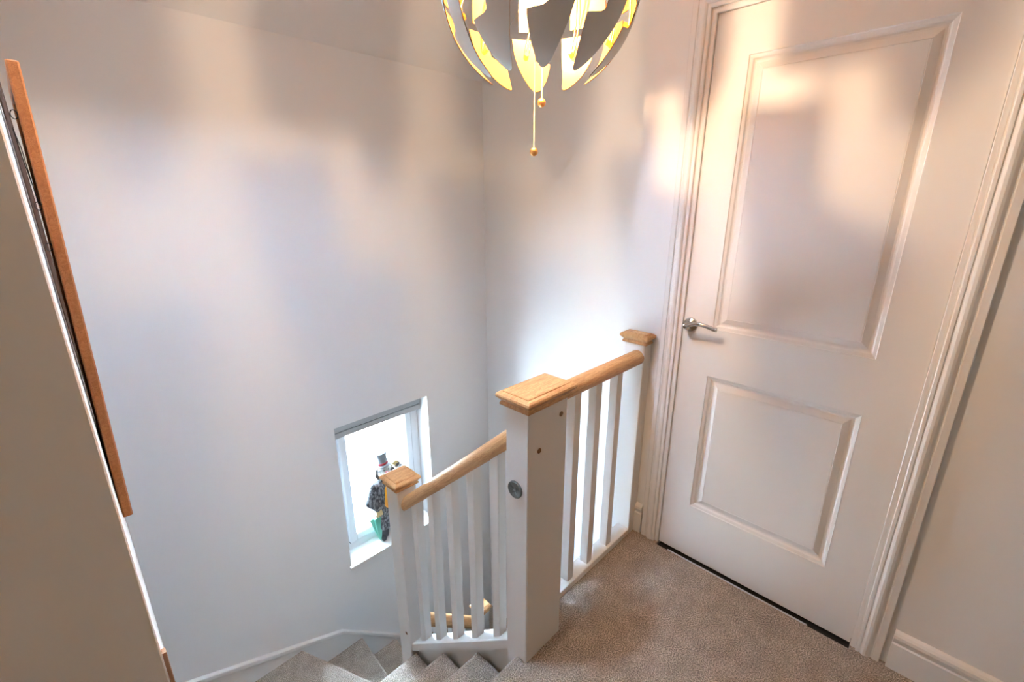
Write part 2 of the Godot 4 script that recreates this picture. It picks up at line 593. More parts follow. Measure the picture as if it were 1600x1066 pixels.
func door() -> void:
	var zl := -0.7
	var zr := -0.008
	var ht := 1.98
	# frame: lining and architrave
	var f := thing("trim_1")
	structure(f, "white moulded architrave and lining around the door", "door frame")
	var st := mb()
	box(st, Vector3(DX - 0.001, -0.012, zl - 0.029), Vector3(DX + 0.13, ht + 0.032, zl - 0.003))
	box(st, Vector3(DX - 0.001, -0.012, zr + 0.003), Vector3(DX + 0.13, ht + 0.032, zr + 0.029))
	box(st, Vector3(DX - 0.001, ht + 0.003, zl - 0.029), Vector3(DX + 0.13, ht + 0.032, zr + 0.029))
	box(st, Vector3(DX + 0.04, -0.012, zl - 0.003), Vector3(DX + 0.06, ht + 0.003, zl + 0.015))
	box(st, Vector3(DX + 0.04, -0.012, zr - 0.015), Vector3(DX + 0.06, ht + 0.003, zr + 0.003))
	put(st, "lining", M.gloss, f)
	# a thin proud bead on the lining, then the ogee architrave: (distance from the opening, projection)
	var bead := [Vector2(0.001, 0.0), Vector2(0.001, 0.008), Vector2(0.003, 0.0095), Vector2(0.0125, 0.0095), Vector2(0.0145, 0.0085), Vector2(0.0172, 0.0085), Vector2(0.0172, 0.0)]
	var ogee := [Vector2(0.017, 0.0), Vector2(0.017, 0.0165), Vector2(0.019, 0.0185), Vector2(0.026, 0.0185), Vector2(0.0265, 0.0155), Vector2(0.029, 0.0155), Vector2(0.032, 0.0195), Vector2(0.037, 0.022), Vector2(0.044, 0.022), Vector2(0.05, 0.0195), Vector2(0.056, 0.0145), Vector2(0.0565, 0.0125), Vector2(0.06, 0.0125), Vector2(0.062, 0.0155), Vector2(0.078, 0.0155), Vector2(0.08, 0.0135), Vector2(0.08, 0.0)]
	for q in [["stop_bead", bead], ["architrave", ogee]]:
		st = mb()
		var corners := [[Vector3(DX, 0.0, zl), Vector3(0, 0, -1)], [Vector3(DX, ht, zl), Vector3(0, 1, -1)], [Vector3(DX, ht, zr), Vector3(0, 1, 1)], [Vector3(DX, 0.0, zr), Vector3(0, 0, 1)]]
		var rs := []
		for c in corners:
			var r := []
			for p in q[1]:
				r.append(c[0] + c[1] * p.x + Vector3(-p.y, 0, 0))
			rs.append(r)
		rings(st, rs)
		put(st, q[0], M.gloss, f)
	# leaf
	var d := thing("door_1")
	structure(d, "closed white two panel door with chrome lever handle", "door")
	var up := [-0.592, -0.122, 0.985, 1.85]
	var lo := [-0.589, -0.121, 0.24, 0.806]
	st = mb()
	var y0 := 0.003
	var back := DX + 0.036
	for q in [[zl, up[0], y0, ht], [up[1], zr, y0, ht], [up[0], up[1], up[3], ht], [up[0], up[1], lo[3], up[2]], [up[0], up[1], y0, lo[2]], [up[0], lo[0], lo[2], lo[3]], [lo[1], up[1], lo[2], lo[3]]]:
		quad(st, Vector3(DX, q[2], q[0]), Vector3(DX, q[2], q[1]), Vector3(DX, q[3], q[1]), Vector3(DX, q[3], q[0]))
	quad(st, Vector3(back, y0, zl), Vector3(back, ht, zl), Vector3(back, ht, zr), Vector3(back, y0, zr))
	quad(st, Vector3(DX, y0, zl), Vector3(DX, ht, zl), Vector3(back, ht, zl), Vector3(back, y0, zl))
	quad(st, Vector3(DX, y0, zr), Vector3(back, y0, zr), Vector3(back, ht, zr), Vector3(DX, ht, zr))
	quad(st, Vector3(DX, y0, zl), Vector3(back, y0, zl), Vector3(back, y0, zr), Vector3(DX, y0, zr))
	quad(st, Vector3(DX, ht, zl), Vector3(DX, ht, zr), Vector3(back, ht, zr), Vector3(back, ht, zl))
	put(st, "door_leaf", M.gloss, d)
	for q in [["upper_panel", up], ["lower_panel", lo]]:
		var r: Array = q[1]
		st = mb()
		rect_loop(st, r[0], r[1], r[2], r[3], DX, [Vector2(0, 0), Vector2(0.002, 0.0035), Vector2(0.006, 0.0045), Vector2(0.011, 0.006), Vector2(0.015, 0.0105), Vector2(0.019, 0.012), Vector2(0.024, 0.0115), Vector2(0.043, 0.0035), Vector2(0.0445, 0.0045), Vector2(0.046, 0.0035)])
		quad(st, Vector3(DX + 0.0035, r[2] + 0.046, r[0] + 0.046), Vector3(DX + 0.0035, r[2] + 0.046, r[1] - 0.046), Vector3(DX + 0.0035, r[3] - 0.046, r[1] - 0.046), Vector3(DX + 0.0035, r[3] - 0.046, r[0] + 0.046))
		put(st, q[0], M.gloss, d)
	# lever on a round rose
	st = mb(true)
	var c := Vector3(DX, 0.988, -0.672)
	lathe(st, [Vector2(0.0005, -0.001), Vector2(0.026, 0.0), Vector2(0.026, 0.005), Vector2(0.0235, 0.009), Vector2(0.012, 0.0105), Vector2(0.011, 0.013), Vector2(0.0095, 0.03), Vector2(0.0095, 0.046), Vector2(0.0005, 0.048)], Transform3D(Basis(Vector3.BACK, Vector3.LEFT, Vector3.DOWN), c), 28)
	var rose := put(st, "handle_rose", M.chrome, d)
	st = mb(true)
	var pts := []
	var rad := []
	for i in 15:
		var t := i / 14.0
		pts.append(c + Vector3(-0.042 - 0.012 * sin(PI * t), 0.001 + 0.015 * sin(PI * minf(1.0, t * 1.1)) + 0.008 * t, -0.004 + 0.115 * t))
		rad.append(0.0098 - 0.0025 * sin(PI * t * 0.8))
	tube(st, pts, rad, 14)
	put(st, "handle_lever", M.chrome, rose)
	# threshold bar showing at the carpet's edge
	st = mb()
	bbox(st, Vector3(1.6066, -0.0119, zl + 0.05), Vector3(1.614, 0.001, zr - 0.12), 0.002)
	tag(put(st, "threshold_bar", M.bar), "thin silver carpet bar along the bottom of the door", "threshold")

# ---------------------------------------------------------------- stairs
func nose_prism(st: SurfaceTool, z_back: float, z_nose: float, y: float, x0: float, x1: float, drop: float) -> void:
	# a carpeted step: level tread, rounded nosing, riser down to the next tread
	var p := PackedVector2Array([Vector2(z_back, y), Vector2(z_nose + 0.016, y)])
	for i in 7:
		var a := PI / 2 + PI * i / 6
		p.append(Vector2(z_nose + 0.016 + 0.016 * cos(a), y - 0.016 + 0.016 * sin(a)))
	p.append_array(PackedVector2Array([Vector2(z_nose + 0.022, y - 0.045), Vector2(z_nose + 0.022, y - drop), Vector2(z_back, y - drop)]))
	prism(st, p, Transform3D(Basis(Vector3.BACK, Vector3.UP, Vector3.LEFT), Vector3(x1, 0, 0)), x1 - x0)

func staircase() -> void:
	var s := thing("staircase", Vector3.ZERO)
	tag(s, "carpeted staircase winding down from the landing along the window wall", "staircase")
	var st: SurfaceTool
	st = mb()
	nose_prism(st, EDGE + 0.03, EDGE, 0.0, 0.002, 0.838, 0.24)
	put(st, "landing_nosing", M.carpet, s)
	for k in range(1, 4):
		st = mb()
		nose_prism(st, EDGE - 0.225 * (k - 1) + 0.022, EDGE - 0.225 * k, -0.2 * k, 0.008, 0.838, 0.24)
		put(st, "tread", M.carpet, s)
	var plans := [
		[-0.8, [Vector2(0.008, -1.435), Vector2(0.838, -1.435), Vector2(0.84, -1.49), Vector2(0.012, -1.96)]],
		[-1.0, [Vector2(0.012, -1.935), Vector2(0.838, -1.47), Vector2(0.85, -1.53), Vector2(0.56, WZ), Vector2(0.014, WZ)]],
		[-1.2, [Vector2(0.535, WZ), Vector2(0.83, -1.52), Vector2(0.88, -1.52), Vector2(0.91, WZ)]],
		[-1.4, [Vector2(0.885, WZ), Vector2(0.86, -1.52), Vector2(1.09, -1.52), Vector2(1.135, WZ)]],
		[-1.6, [Vector2(1.11, WZ), Vector2(1.07, -1.52), Vector2(1.3, -1.52), Vector2(1.58, WZ)]],
		[-1.8, [Vector2(1.555, WZ), Vector2(1.275, -1.52), Vector2(1.33, -1.5), Vector2(BX, -1.8), Vector2(BX, WZ)]],
		[-2.0, [Vector2(BX, -1.825), Vector2(1.33, -1.525), Vector2(1.33, -1.44), Vector2(BX, -1.44)]],
		[-2.2, [Vector2(BX, -1.465), Vector2(1.33, -1.465), Vector2(1.33, -1.215), Vector2(BX, -1.215)]],
		[-2.4, [Vector2(BX, -1.24), Vector2(1.33, -1.24), Vector2(1.33, -0.99), Vector2(BX, -0.99)]]]
	for q in plans:
		st = mb()
		slab(st, q[1], q[0] - 0.26, q[0], 0.012)
		put(st, "tread", M.carpet, s)
	# outer string under the descending base rail
	st = mb()
	var t := func(z: float) -> float: return -0.035 - 0.889 * (-z - 0.84)
	var xf := Transform3D(Basis(Vector3.BACK, Vector3.UP, Vector3.LEFT), Vector3(0.886, 0, 0))
	prism(st, PackedVector2Array([Vector2(-0.76, t.call(-0.76) - 0.05), Vector2(-0.76, t.call(-0.76) - 0.34), Vector2(-1.47, t.call(-1.47) - 0.3), Vector2(-1.47, t.call(-1.47)), Vector2(-0.83, t.call(-0.83))]), xf, 0.03)
	put(st, "outer_string", M.gloss, s)
	st = mb()
	xf = Transform3D(Basis.IDENTITY, Vector3(0, 0, -1.53))
	prism(st, PackedVector2Array([Vector2(0.9, -1.08), Vector2(1.26, -1.4), Vector2(1.26, -1.75), Vector2(0.9, -1.45)]), xf, 0.04)
	put(st, "outer_string", M.gloss, s)
	# apron board that faces the edge of the landing
	st = mb()
	box(st, Vector3(0.9, -0.27, -0.885), Vector3(DX, -0.005, -0.868))
	put(st, "apron_board", M.gloss, s)

func cap_rings(a: float, b: float, y: float, s := 1.0) -> Array:
	# half sizes a (x), b (z) of the widest part
	var rs := []
	for q in [[-0.0135, 0.0], [-0.0105, 0.0], [-0.0085, 0.002], [-0.0085, 0.006], [-0.0105, 0.009], [-0.0125, 0.013], [-0.006, 0.019], [-0.0015, 0.024], [0.0, 0.029], [-0.0015, 0.034], [-0.006, 0.038], [-0.0125, 0.041], [-0.0135, 0.0395], [-0.015, 0.0395], [-0.016, 0.042], [-0.02, 0.0428]]:
		var ha: float = a + q[0] * s
		var hb: float = b + q[0] * s
		var c := 0.0015
		rs.append([Vector3(-ha + c, y + q[1], -hb), Vector3(ha - c, y + q[1], -hb), Vector3(ha, y + q[1], -hb + c), Vector3(ha, y + q[1], hb - c), Vector3(ha - c, y + q[1], hb), Vector3(-ha + c, y + q[1], hb), Vector3(-ha, y + q[1], hb - c), Vector3(-ha, y + q[1], -hb + c)])
	return rs

func newel(lo: Vector3, hi: Vector3, label: String, cap_half: Vector2, cap_shift := Vector2.ZERO) -> Node3D:
	var c := Vector3((lo.x + hi.x) / 2, lo.y, (lo.z + hi.z) / 2)
	var n := thing("newel_post", c)
	tag(n, label, "newel post", "oak capped newel posts")
	var st := mb()
	bbox(st, lo - c, hi - c, 0.003)
	put(st, "post", M.gloss, n)
	st = mb()
	rings(st, cap_rings(cap_half.x, cap_half.y, 0.0))
	var cap := put(st, "newel_cap", M.oak_cap, n)
	cap.position = Vector3(cap_shift.x, hi.y - lo.y, cap_shift.y)
	return n

func plug(n: Node3D, at: Vector3, out: Vector3) -> void:
	var st := mb()
	var up := Vector3.UP
	var b := Basis(up.cross(out), out, up)
	lathe(st, [Vector2(0.0003, -0.002), Vector2(0.008, -0.002), Vector2(0.008, 0.0008), Vector2(0.0068, 0.001), Vector2(0.006, 0.0004), Vector2(0.0003, 0.0004)], Transform3D(b, at - n.position), 16)
	var o := put(st, "timber_plug", M.oak_plug, n)
	o.set_meta("label", "round wooden plug over a fixing hole")

func handrail_profile(r: float) -> PackedVector2Array:
	# mopstick rail: round with a flat underside
	var p := PackedVector2Array()
	for i in 25:
		var a := deg_to_rad(-52 + 284.0 * i / 24)
		p.append(Vector2(cos(a) * r, sin(a) * r))
	return p

func balustrades() -> void:
	var big := newel(Vector3(0.816, -0.26, -0.826), Vector3(0.986, 0.885, -0.739), "wide white newel post with broad oak cap where the two handrails meet", Vector2(0.106, 0.064), Vector2(0.003, -0.004))
	plug(big, Vector3(0.956, 0.838, -0.739), Vector3.BACK)
	plug(big, Vector3(0.862, 0.757, -0.739), Vector3.BACK)
	# grey metal disc screwed to the side of the post
	var st := mb(true)
	var at := Vector3(0.816, 0.633, -0.785)
	var b := Basis(Vector3.UP, Vector3.LEFT, Vector3.BACK)
	lathe(st, [Vector2(0.0005, 0.0), Vector2(0.0255, 0.0), Vector2(0.0265, 0.002), Vector2(0.0265, 0.006), Vector2(0.025, 0.0078), Vector2(0.0235, 0.0072), Vector2(0.0225, 0.0055), Vector2(0.0005, 0.0055)], Transform3D(b, at - big.position), 32)
	var disc := put(st, "wall_disc", M.disc, big)
	disc.set_meta("label", "round grey metal disc screwed to the post")
	st = mb(true)
	lathe(st, [Vector2(0.0003, 0.005), Vector2(0.004, 0.0055), Vector2(0.003, 0.0075), Vector2(0.0003, 0.008)], Transform3D(b, at - big.position), 12)
	put(st, "screw", M.screw, disc)

	var low := newel(Vector3(0.816, -1.45, -1.55), Vector3(0.906, 0.285, -1.462), "lower white newel post with square oak cap at the turn of the stairs", Vector2(0.064, 0.063))
	plug(low, Vector3(0.816, -0.49, -1.487), Vector3.LEFT)
	newel(Vector3(1.575, -0.26, -0.907), Vector3(DX, 0.885, -0.819), "half newel post with oak cap fixed to the wall beside the door", Vector2(0.036, 0.062), Vector2(-0.008, 0.0))
	newel(Vector3(1.252, -2.0, -1.542), Vector3(1.322, -0.74, -1.472), "small oak capped newel post at the second turn, glimpsed between sloping balusters", Vector2(0.046, 0.046))

	# landing balustrade along x
	var g := thing("landing_balustrade", Vector3(1.25, 0, -0.848))
	tag(g, "level oak handrail and white balusters between wide newel and door wall", "balustrade")
	st = mb()
	prism(st, handrail_profile(0.03), Transform3D(Basis(Vector3.FORWARD, Vector3.UP, Vector3.RIGHT), Vector3(0.96 - 1.25, 0.83, 0)), 1.577 - 0.96)
	put(st, "handrail", M.oak_rail, g)
	st = mb()
	bbox(st, Vector3(0.985 - 1.25, 0.0, -0.03), Vector3(1.576 - 1.25, 0.028, 0.03), 0.003)
	put(st, "base_rail", M.gloss, g)
	for x in [1.167, 1.292, 1.43]:
		st = mb()
		bbox(st, Vector3(x - 1.25 - 0.0175, 0.02, -0.0175), Vector3(x - 1.25 + 0.0175, 0.82, 0.0175), 0.0015)
		put(st, "baluster", M.gloss, g)

	# descending balustrade along -z
	var h := thing("descending_balustrade", Vector3(0.86, 0, -1.15))
	tag(h, "sloping oak handrail and white balusters between wide newel and lower newel", "balustrade")
	var slope := 0.889
	var mid := func(z: float, y0: float) -> float: return y0 - slope * (-z - 0.84)
	var dir := Vector3(0, -slope, -1).normalized()
	var axes := Transform3D(Basis(dir, Vector3.RIGHT.cross(dir) * -1.0, Vector3.RIGHT * -1.0).orthonormalized(), Vector3(0, mid.call(-1.15, 0.762), 0))
	axes.basis = Basis(dir, Vector3.LEFT.cross(dir), Vector3.LEFT)
	st = mb()
	var rs := []
	for z in [-0.8, -1.464]:
		var r := []
		for p in handrail_profile(0.03):
			r.append(Vector3(p.x, mid.call(z, 0.762) + p.y * 1.3, z + 1.15))
		rs.append(r)
	rings(st, rs)
	put(st, "handrail", M.oak_rail, h, axes)
	st = mb()
	rs = []
	for z in [-0.82, -1.464]:
		var y: float = mid.call(z, 0.01)
		var r := []
		for p in [Vector2(-0.035, -0.042), Vector2(0.035, -0.042), Vector2(0.035, -0.004), Vector2(0.031, 0.0), Vector2(-0.031, 0.0), Vector2(-0.035, -0.004)]:
			r.append(Vector3(p.x, y + p.y, z + 1.15))
		rs.append(r)
	rings(st, rs)
	put(st, "base_rail", M.gloss, h)
	for z in [-0.905, -1.026, -1.148, -1.27, -1.388]:
		st = mb()
		rs = []
		for e in [[0.0, -0.004], [0.735, 0.0]]:
			var r := []
			for p in chamfered(0.0175, 0.0175, 0.0015):
				r.append(Vector3(p.x, mid.call(z + p.y, e[0] + e[1]), z + p.y + 1.15))
			rs.append(r)
		rings(st, rs)
		put(st, "baluster", M.gloss, h)

	# lower balustrade, glimpsed through the balusters
	var k := thing("lower_handrail", Vector3(1.08, 0, -1.506))
	tag(k, "oak handrail of the lower flight glimpsed through the sloping balusters", "handrail")
	st = mb()
	rs = []
	for x in [0.9, 1.27]:
		var r := []
		for p in handrail_profile(0.032):
			r.append(Vector3(x - 1.08, -0.53 - 0.889 * (x - 0.95) + p.y * 1.3, p.x))
		rs.append(r)
	rings(st, rs)
	dir = Vector3(1, -0.889, 0).normalized()
	put(st, "rail", M.oak_rail, k, Transform3D(Basis(dir, Vector3.BACK.cross(dir), Vector3.BACK), Vector3(0, -0.65, 0)))
	for x in [1.0, 1.09, 1.18]:
		st = mb()
		bbox(st, Vector3(x - 1.08 - 0.0175, -1.3 - 0.889 * (x - 0.95), -0.0175), Vector3(x - 1.08 + 0.0175, -0.55 - 0.889 * (x - 0.95), 0.0175), 0.0015)
		put(st, "baluster", M.gloss, k)

# ---------------------------------------------------------------- pendant lamp
func petal(poly: Array, c_az: float, R: float, flare: float) -> ArrayMesh:
	# poly: (azimuth, latitude) in degrees seen from outside; a curved sheet 1.6 mm thick, white outside and gold inside
	var pp := PackedVector2Array(poly)
	# refine the outline so that the sheet bends
	var outline := PackedVector2Array()
	for i in pp.size():
		var a := pp[i]
		var b := pp[(i + 1) % pp.size()]
		var n := maxi(1, int(a.distance_to(b) / 3.0))
		for k in n:
			outline.append(a.lerp(b, float(k) / n))
	# triangles: clip the outline into cells of a grid
	var lo := pp[0]
	var hi := pp[0]
	for p in pp:
		lo = lo.min(p)
		hi = hi.max(p)
	var at := func(p: Vector2, r: float) -> Vector3:
		var az := c_az - deg_to_rad(p.x)
		var la := deg_to_rad(p.y)
		return Vector3(cos(la) * sin(az), sin(la), -cos(la) * cos(az)) * r
	var mesh := ArrayMesh.new()
	for side in 2:
		var st := SurfaceTool.new()
		st.begin(Mesh.PRIMITIVE_TRIANGLES)
		var r := R if side == 0 else R - 0.0016
		var y := lo.y
		while y < hi.y:
			var x := lo.x
			while x < hi.x:
				var cell := PackedVector2Array([Vector2(x, y), Vector2(x + 4, y), Vector2(x + 4, y + 4), Vector2(x, y + 4)])
				for piece in Geometry2D.intersect_polygons(outline, cell):
					var t := Geometry2D.triangulate_polygon(piece)
					for q in range(0, t.size(), 3):
						var w: Array = [at.call(piece[t[q]], r), at.call(piece[t[q + 1]], r), at.call(piece[t[q + 2]], r)]
						if ((w[1] - w[0]).cross(w[2] - w[0]).dot(w[0]) > 0) == (side == 0):
							w.reverse()
						for v in w:
							st.set_normal(v.normalized() * (1.0 if side == 0 else -1.0))
							st.add_vertex(v)
				x += 4
			y += 4
		if side == 1:
			for i in outline.size():
				var a := outline[i]
				var b := outline[(i + 1) % outline.size()]
				var q := [at.call(a, R), at.call(b, R), at.call(b, R - 0.0016), at.call(a, R - 0.0016)]
				var nn: Vector3 = (q[1] - q[0]).cross(q[3] - q[0]).normalized()
				for j in [0, 1, 2, 0, 2, 3]:
					st.set_normal(nn)
					st.add_vertex(q[j])
		st.commit(mesh)
	mesh.surface_set_material(0, M.shade_white)
	mesh.surface_set_material(1, M.shade_gold)
	return mesh

func pendant() -> void:
	var C := Vector3(0.834, 1.846, -0.734)
	var R := 0.203
	var p := thing("pendant_lamp", C)
	tag(p, "round pendant lamp of white outer and gold inner petals with pull cords", "lamp")
	var lower := [Vector2(-8, -28.5), Vector2(1.5, -27), Vector2(4, -25.5), Vector2(5, -10.5), Vector2(20.5, -10.5), Vector2(19.5, -22), Vector2(17.5, -32), Vector2(14, -43), Vector2(10.5, -52), Vector2(7, -56.5), Vector2(3.5, -58), Vector2(0, -57), Vector2(-3.5, -52), Vector2(-6.5, -44), Vector2(-7.7, -36), Vector2(-8.2, -31)]
	var upper := [Vector2(-11, -4), Vector2(-9, -9), Vector2(-6, -15), Vector2(-3, -16), Vector2(0, -5.5), Vector2(15, -5.5), Vector2(15.5, 12), Vector2(13, 24), Vector2(11, 36), Vector2(7, 44), Vector2(1, 47), Vector2(-5, 43), Vector2(-10, 34), Vector2(-11, 22), Vector2(-11, 10)]
	var base := atan2(-C.x, C.z)  # azimuth of the petal that faces the viewer, from -z towards +x
	base = atan2(0.0 - C.x, -(0.0 - C.z))
	var st: SurfaceTool
	for k in 10:
		var az := base + TAU * k / 10
		for q in [["lower_petal", lower, R], ["upper_petal", upper, R + 0.003]]:
			var o := MeshInstance3D.new()
			o.name = q[0]
			o.mesh = petal(q[1], az, q[2], 0.0)
			p.add_child(o, true)
		# gold arms: a twin rod from the hub out to the lower petal, and a short clamp
		st = mb(true)
		for s in [-1, 1]:
			var pts := []
			for i in 12:
				var t := i / 11.0
				var la := deg_to_rad(lerpf(42, -24, t))
				var a2 := az - deg_to_rad(11 + s * 1.3 - 16 * (1 - t))
				pts.append(Vector3(cos(la) * sin(a2), sin(la), -cos(la) * cos(a2)) * lerpf(0.1, R - 0.004, pow(t, 0.7)))
			tube(st, pts, 0.0022, 6)
		put(st, "arm", M.shade_gold, p)
		st = mb()
		var la := deg_to_rad(-24)
		var a3 := az - deg_to_rad(11)
		var e := Vector3(cos(la) * sin(a3), sin(la), -cos(la) * cos(a3))
		tube(st, [e * (R - 0.018), e * (R - 0.001)], 0.006, 8)
		put(st, "clamp", M.shade_gold, p)
	# ring that the arms hang from, hub, socket, bulb
	st = mb(true)
	var ring := []
	for i in 41:
		var a := TAU * i / 40
		ring.append(Vector3(cos(a) * 0.07, 0.075, sin(a) * 0.07))
	tube(st, ring, 0.005, 8)
	put(st, "arm_ring", M.shade_gold, p)
	st = mb(true)
	lathe(st, [Vector2(0.001, 0.06), Vector2(0.018, 0.06), Vector2(0.019, 0.09), Vector2(0.03, 0.1), Vector2(0.034, 0.15), Vector2(0.03, 0.19), Vector2(0.012, 0.2), Vector2(0.006, 0.215), Vector2(0.001, 0.215)], Transform3D.IDENTITY, 24)
	put(st, "lamp_holder", M.shade_white, p)
	st = mb(true)
	lathe(st, [Vector2(0.0005, -0.032), Vector2(0.012, -0.03), Vector2(0.022, -0.022), Vector2(0.029, -0.008), Vector2(0.03, 0.004), Vector2(0.026, 0.022), Vector2(0.017, 0.042), Vector2(0.014, 0.06), Vector2(0.0005, 0.061)], Transform3D.IDENTITY, 24)
	put(st, "bulb", M.bulb, p)
	st = mb(true)
	tube(st, [Vector3(0, 0.21, 0), Vector3(0, CEIL - C.y - 0.02, 0)], 0.003, 8)
	put(st, "suspension_cord", M.shade_white, p)
	st = mb(true)
	lathe(st, [Vector2(0.001, CEIL - C.y - 0.05), Vector2(0.012, CEIL - C.y - 0.048), Vector2(0.05, CEIL - C.y - 0.01), Vector2(0.052, CEIL - C.y), Vector2(0.001, CEIL - C.y)], Transform3D.IDENTITY, 28)
	put(st, "ceiling_rose", M.shade_white, p)
	# two pull cords with beads
	for q in [Vector3(0.856, 1.5365, -0.768), Vector3(0.868, 1.640, -0.757)]:
		var b: Vector3 = q - C
		st = mb(true)
		tube(st, [b, Vector3(b.x, -0.02, b.z)], 0.0011, 6)
		put(st, "pull_cord", M.cord, p)
		st = mb(true)
		ball(st, b, 0.0095)
		put(st, "cord_bead", M.shade_gold, p)
	var l := OmniLight3D.new()
	l.name = "bulb_light"
	l.position = Vector3(0, -0.005, 0)
	l.light_color = Color(1.0, 0.85, 0.685)
	l.light_energy = 0.45
	l.light_size = 0.013
	l.omni_range = 12.0
	l.omni_attenuation = 2.0
	l.shadow_enabled = true
	p.add_child(l)

# ---------------------------------------------------------------- pictures on the left wall
func pictures() -> void:
	# leans out at the top; only its near side shows from the landing
	var p := thing("picture_frame", Vector3(0.0045, 0.79, -1.15))
	tag(p, "orange brown wooden picture frame seen edge on, leaning from the left wall", "picture")
	p.rotation.z = -0.0238
	var st := mb()
	var w := 0.32
	var h := 0.855
	var t := 0.0165
	var e := 0.03
	bbox(st, Vector3(0, 0, -e), Vector3(t, h, 0), 0.0025)
	bbox(st, Vector3(0, 0, -w), Vector3(t, h, -w + e), 0.0025)
	bbox(st, Vector3(0, 0, -w + e), Vector3(t, e, -e), 0.0025)
	bbox(st, Vector3(0, h - e, -w + e), Vector3(t, h, -e), 0.0025)
	put(st, "frame", M.frame_wood, p)
	st = mb()
	box(st, Vector3(0.006, e - 0.004, -w + e - 0.004), Vector3(0.009, h - e + 0.004, -e + 0.004))
	put(st, "picture_panel", M.canvas, p)
	st = mb()
	box(st, Vector3(0.004, e - 0.004, -w + e - 0.004), Vector3(0.0058, h - e + 0.004, -e + 0.004))
	put(st, "backing_board", M.backing, p)
	# hanging wire with screw eyes behind the frame
	st = mb(true)
	tube(st, [Vector3(-0.002, 0.63, -0.03), Vector3(-0.008, 0.71, -0.06), Vector3(-0.0105, 0.76, -0.08), Vector3(-0.006, 0.73, -0.1), Vector3(-0.002, 0.63, -0.14)], 0.0007, 6)
	put(st, "hanging_wire", M.wire, p)
	for q in [[0.63, -0.02], [0.56, -0.02], [0.78, -0.06]]:
		st = mb(true)
		var pts := []
		for i in 13:
			var a := TAU * i / 12
			pts.append(Vector3(-0.0045 + cos(a) * 0.0045, q[0] + sin(a) * 0.007, q[1] + sin(a) * 0.003))
		tube(st, pts, 0.0008, 6)
		put(st, "screw_eye", M.wire, p)
	# second, darker frame further along lies flat on the wall
	var d := thing("picture_frame", Vector3(0.0092, 0.56, -1.62))
	tag(d, "dark brown flat picture frame behind the leaning one on the left wall", "picture")
	st = mb()
	bbox(st, Vector3(0, 0, -0.26), Vector3(0.009, 1.2, 0), 0.002)
	put(st, "frame", M.frame_dark, d)
	st = mb()
	box(st, Vector3(0.0088, 0.04, -0.22), Vector3(0.0094, 1.16, -0.04))
	put(st, "picture_panel", M.canvas, d)
	# short wooden strip low on the wall's corner
	st = mb()
	bbox(st, Vector3(0.0, 0.0, -0.012), Vector3(0.0062, 0.735, 0.0), 0.001)
	var s := put(st, "corner_strip", M.strip_wood)
	s.position = Vector3(0.0003, 0.0, EDGE - 0.001)
	tag(s, "narrow pale wooden strip low on the left wall's corner", "trim strip")

# ---------------------------------------------------------------- figurine on the window sill
func hand(st: SurfaceTool, xf: Transform3D, curl: float, k := 1.0) -> void:
	# palm along +y, fingers beyond it, thumb at the side
	var bones := [[Vector3(-0.006, 0, 0), Vector3(-0.008, 0.022, 0), 0.0085, 0.0075], [Vector3(0.006, 0, 0), Vector3(0.008, 0.022, 0), 0.0085, 0.0075]]
	var lens := [0.02, 0.024, 0.023, 0.018]
	for i in 4:
		var x := -0.0125 + 0.0083 * i
		var a := Vector3(x, 0.024, 0)
		var b := a + Vector3(0.0012 * (i - 1.5), cos(curl) * lens[i] * 0.55, sin(curl) * lens[i] * 0.55)
		var c := b + Vector3(0, cos(curl * 2.1) * lens[i] * 0.5, sin(curl * 2.1) * lens[i] * 0.5)
		bones.append([a, b, 0.0041, 0.0038])
		bones.append([b, c, 0.0038, 0.0031])
	bones.append([Vector3(0.011, 0.006, 0.001), Vector3(0.02, 0.018, 0.006), 0.005, 0.0042])
	bones.append([Vector3(0.02, 0.018, 0.006), Vector3(0.021, 0.029, 0.011), 0.0041, 0.0033])
	body(st, bones, 0.0019, 0.0028, xf.scaled_local(Vector3.ONE * k))

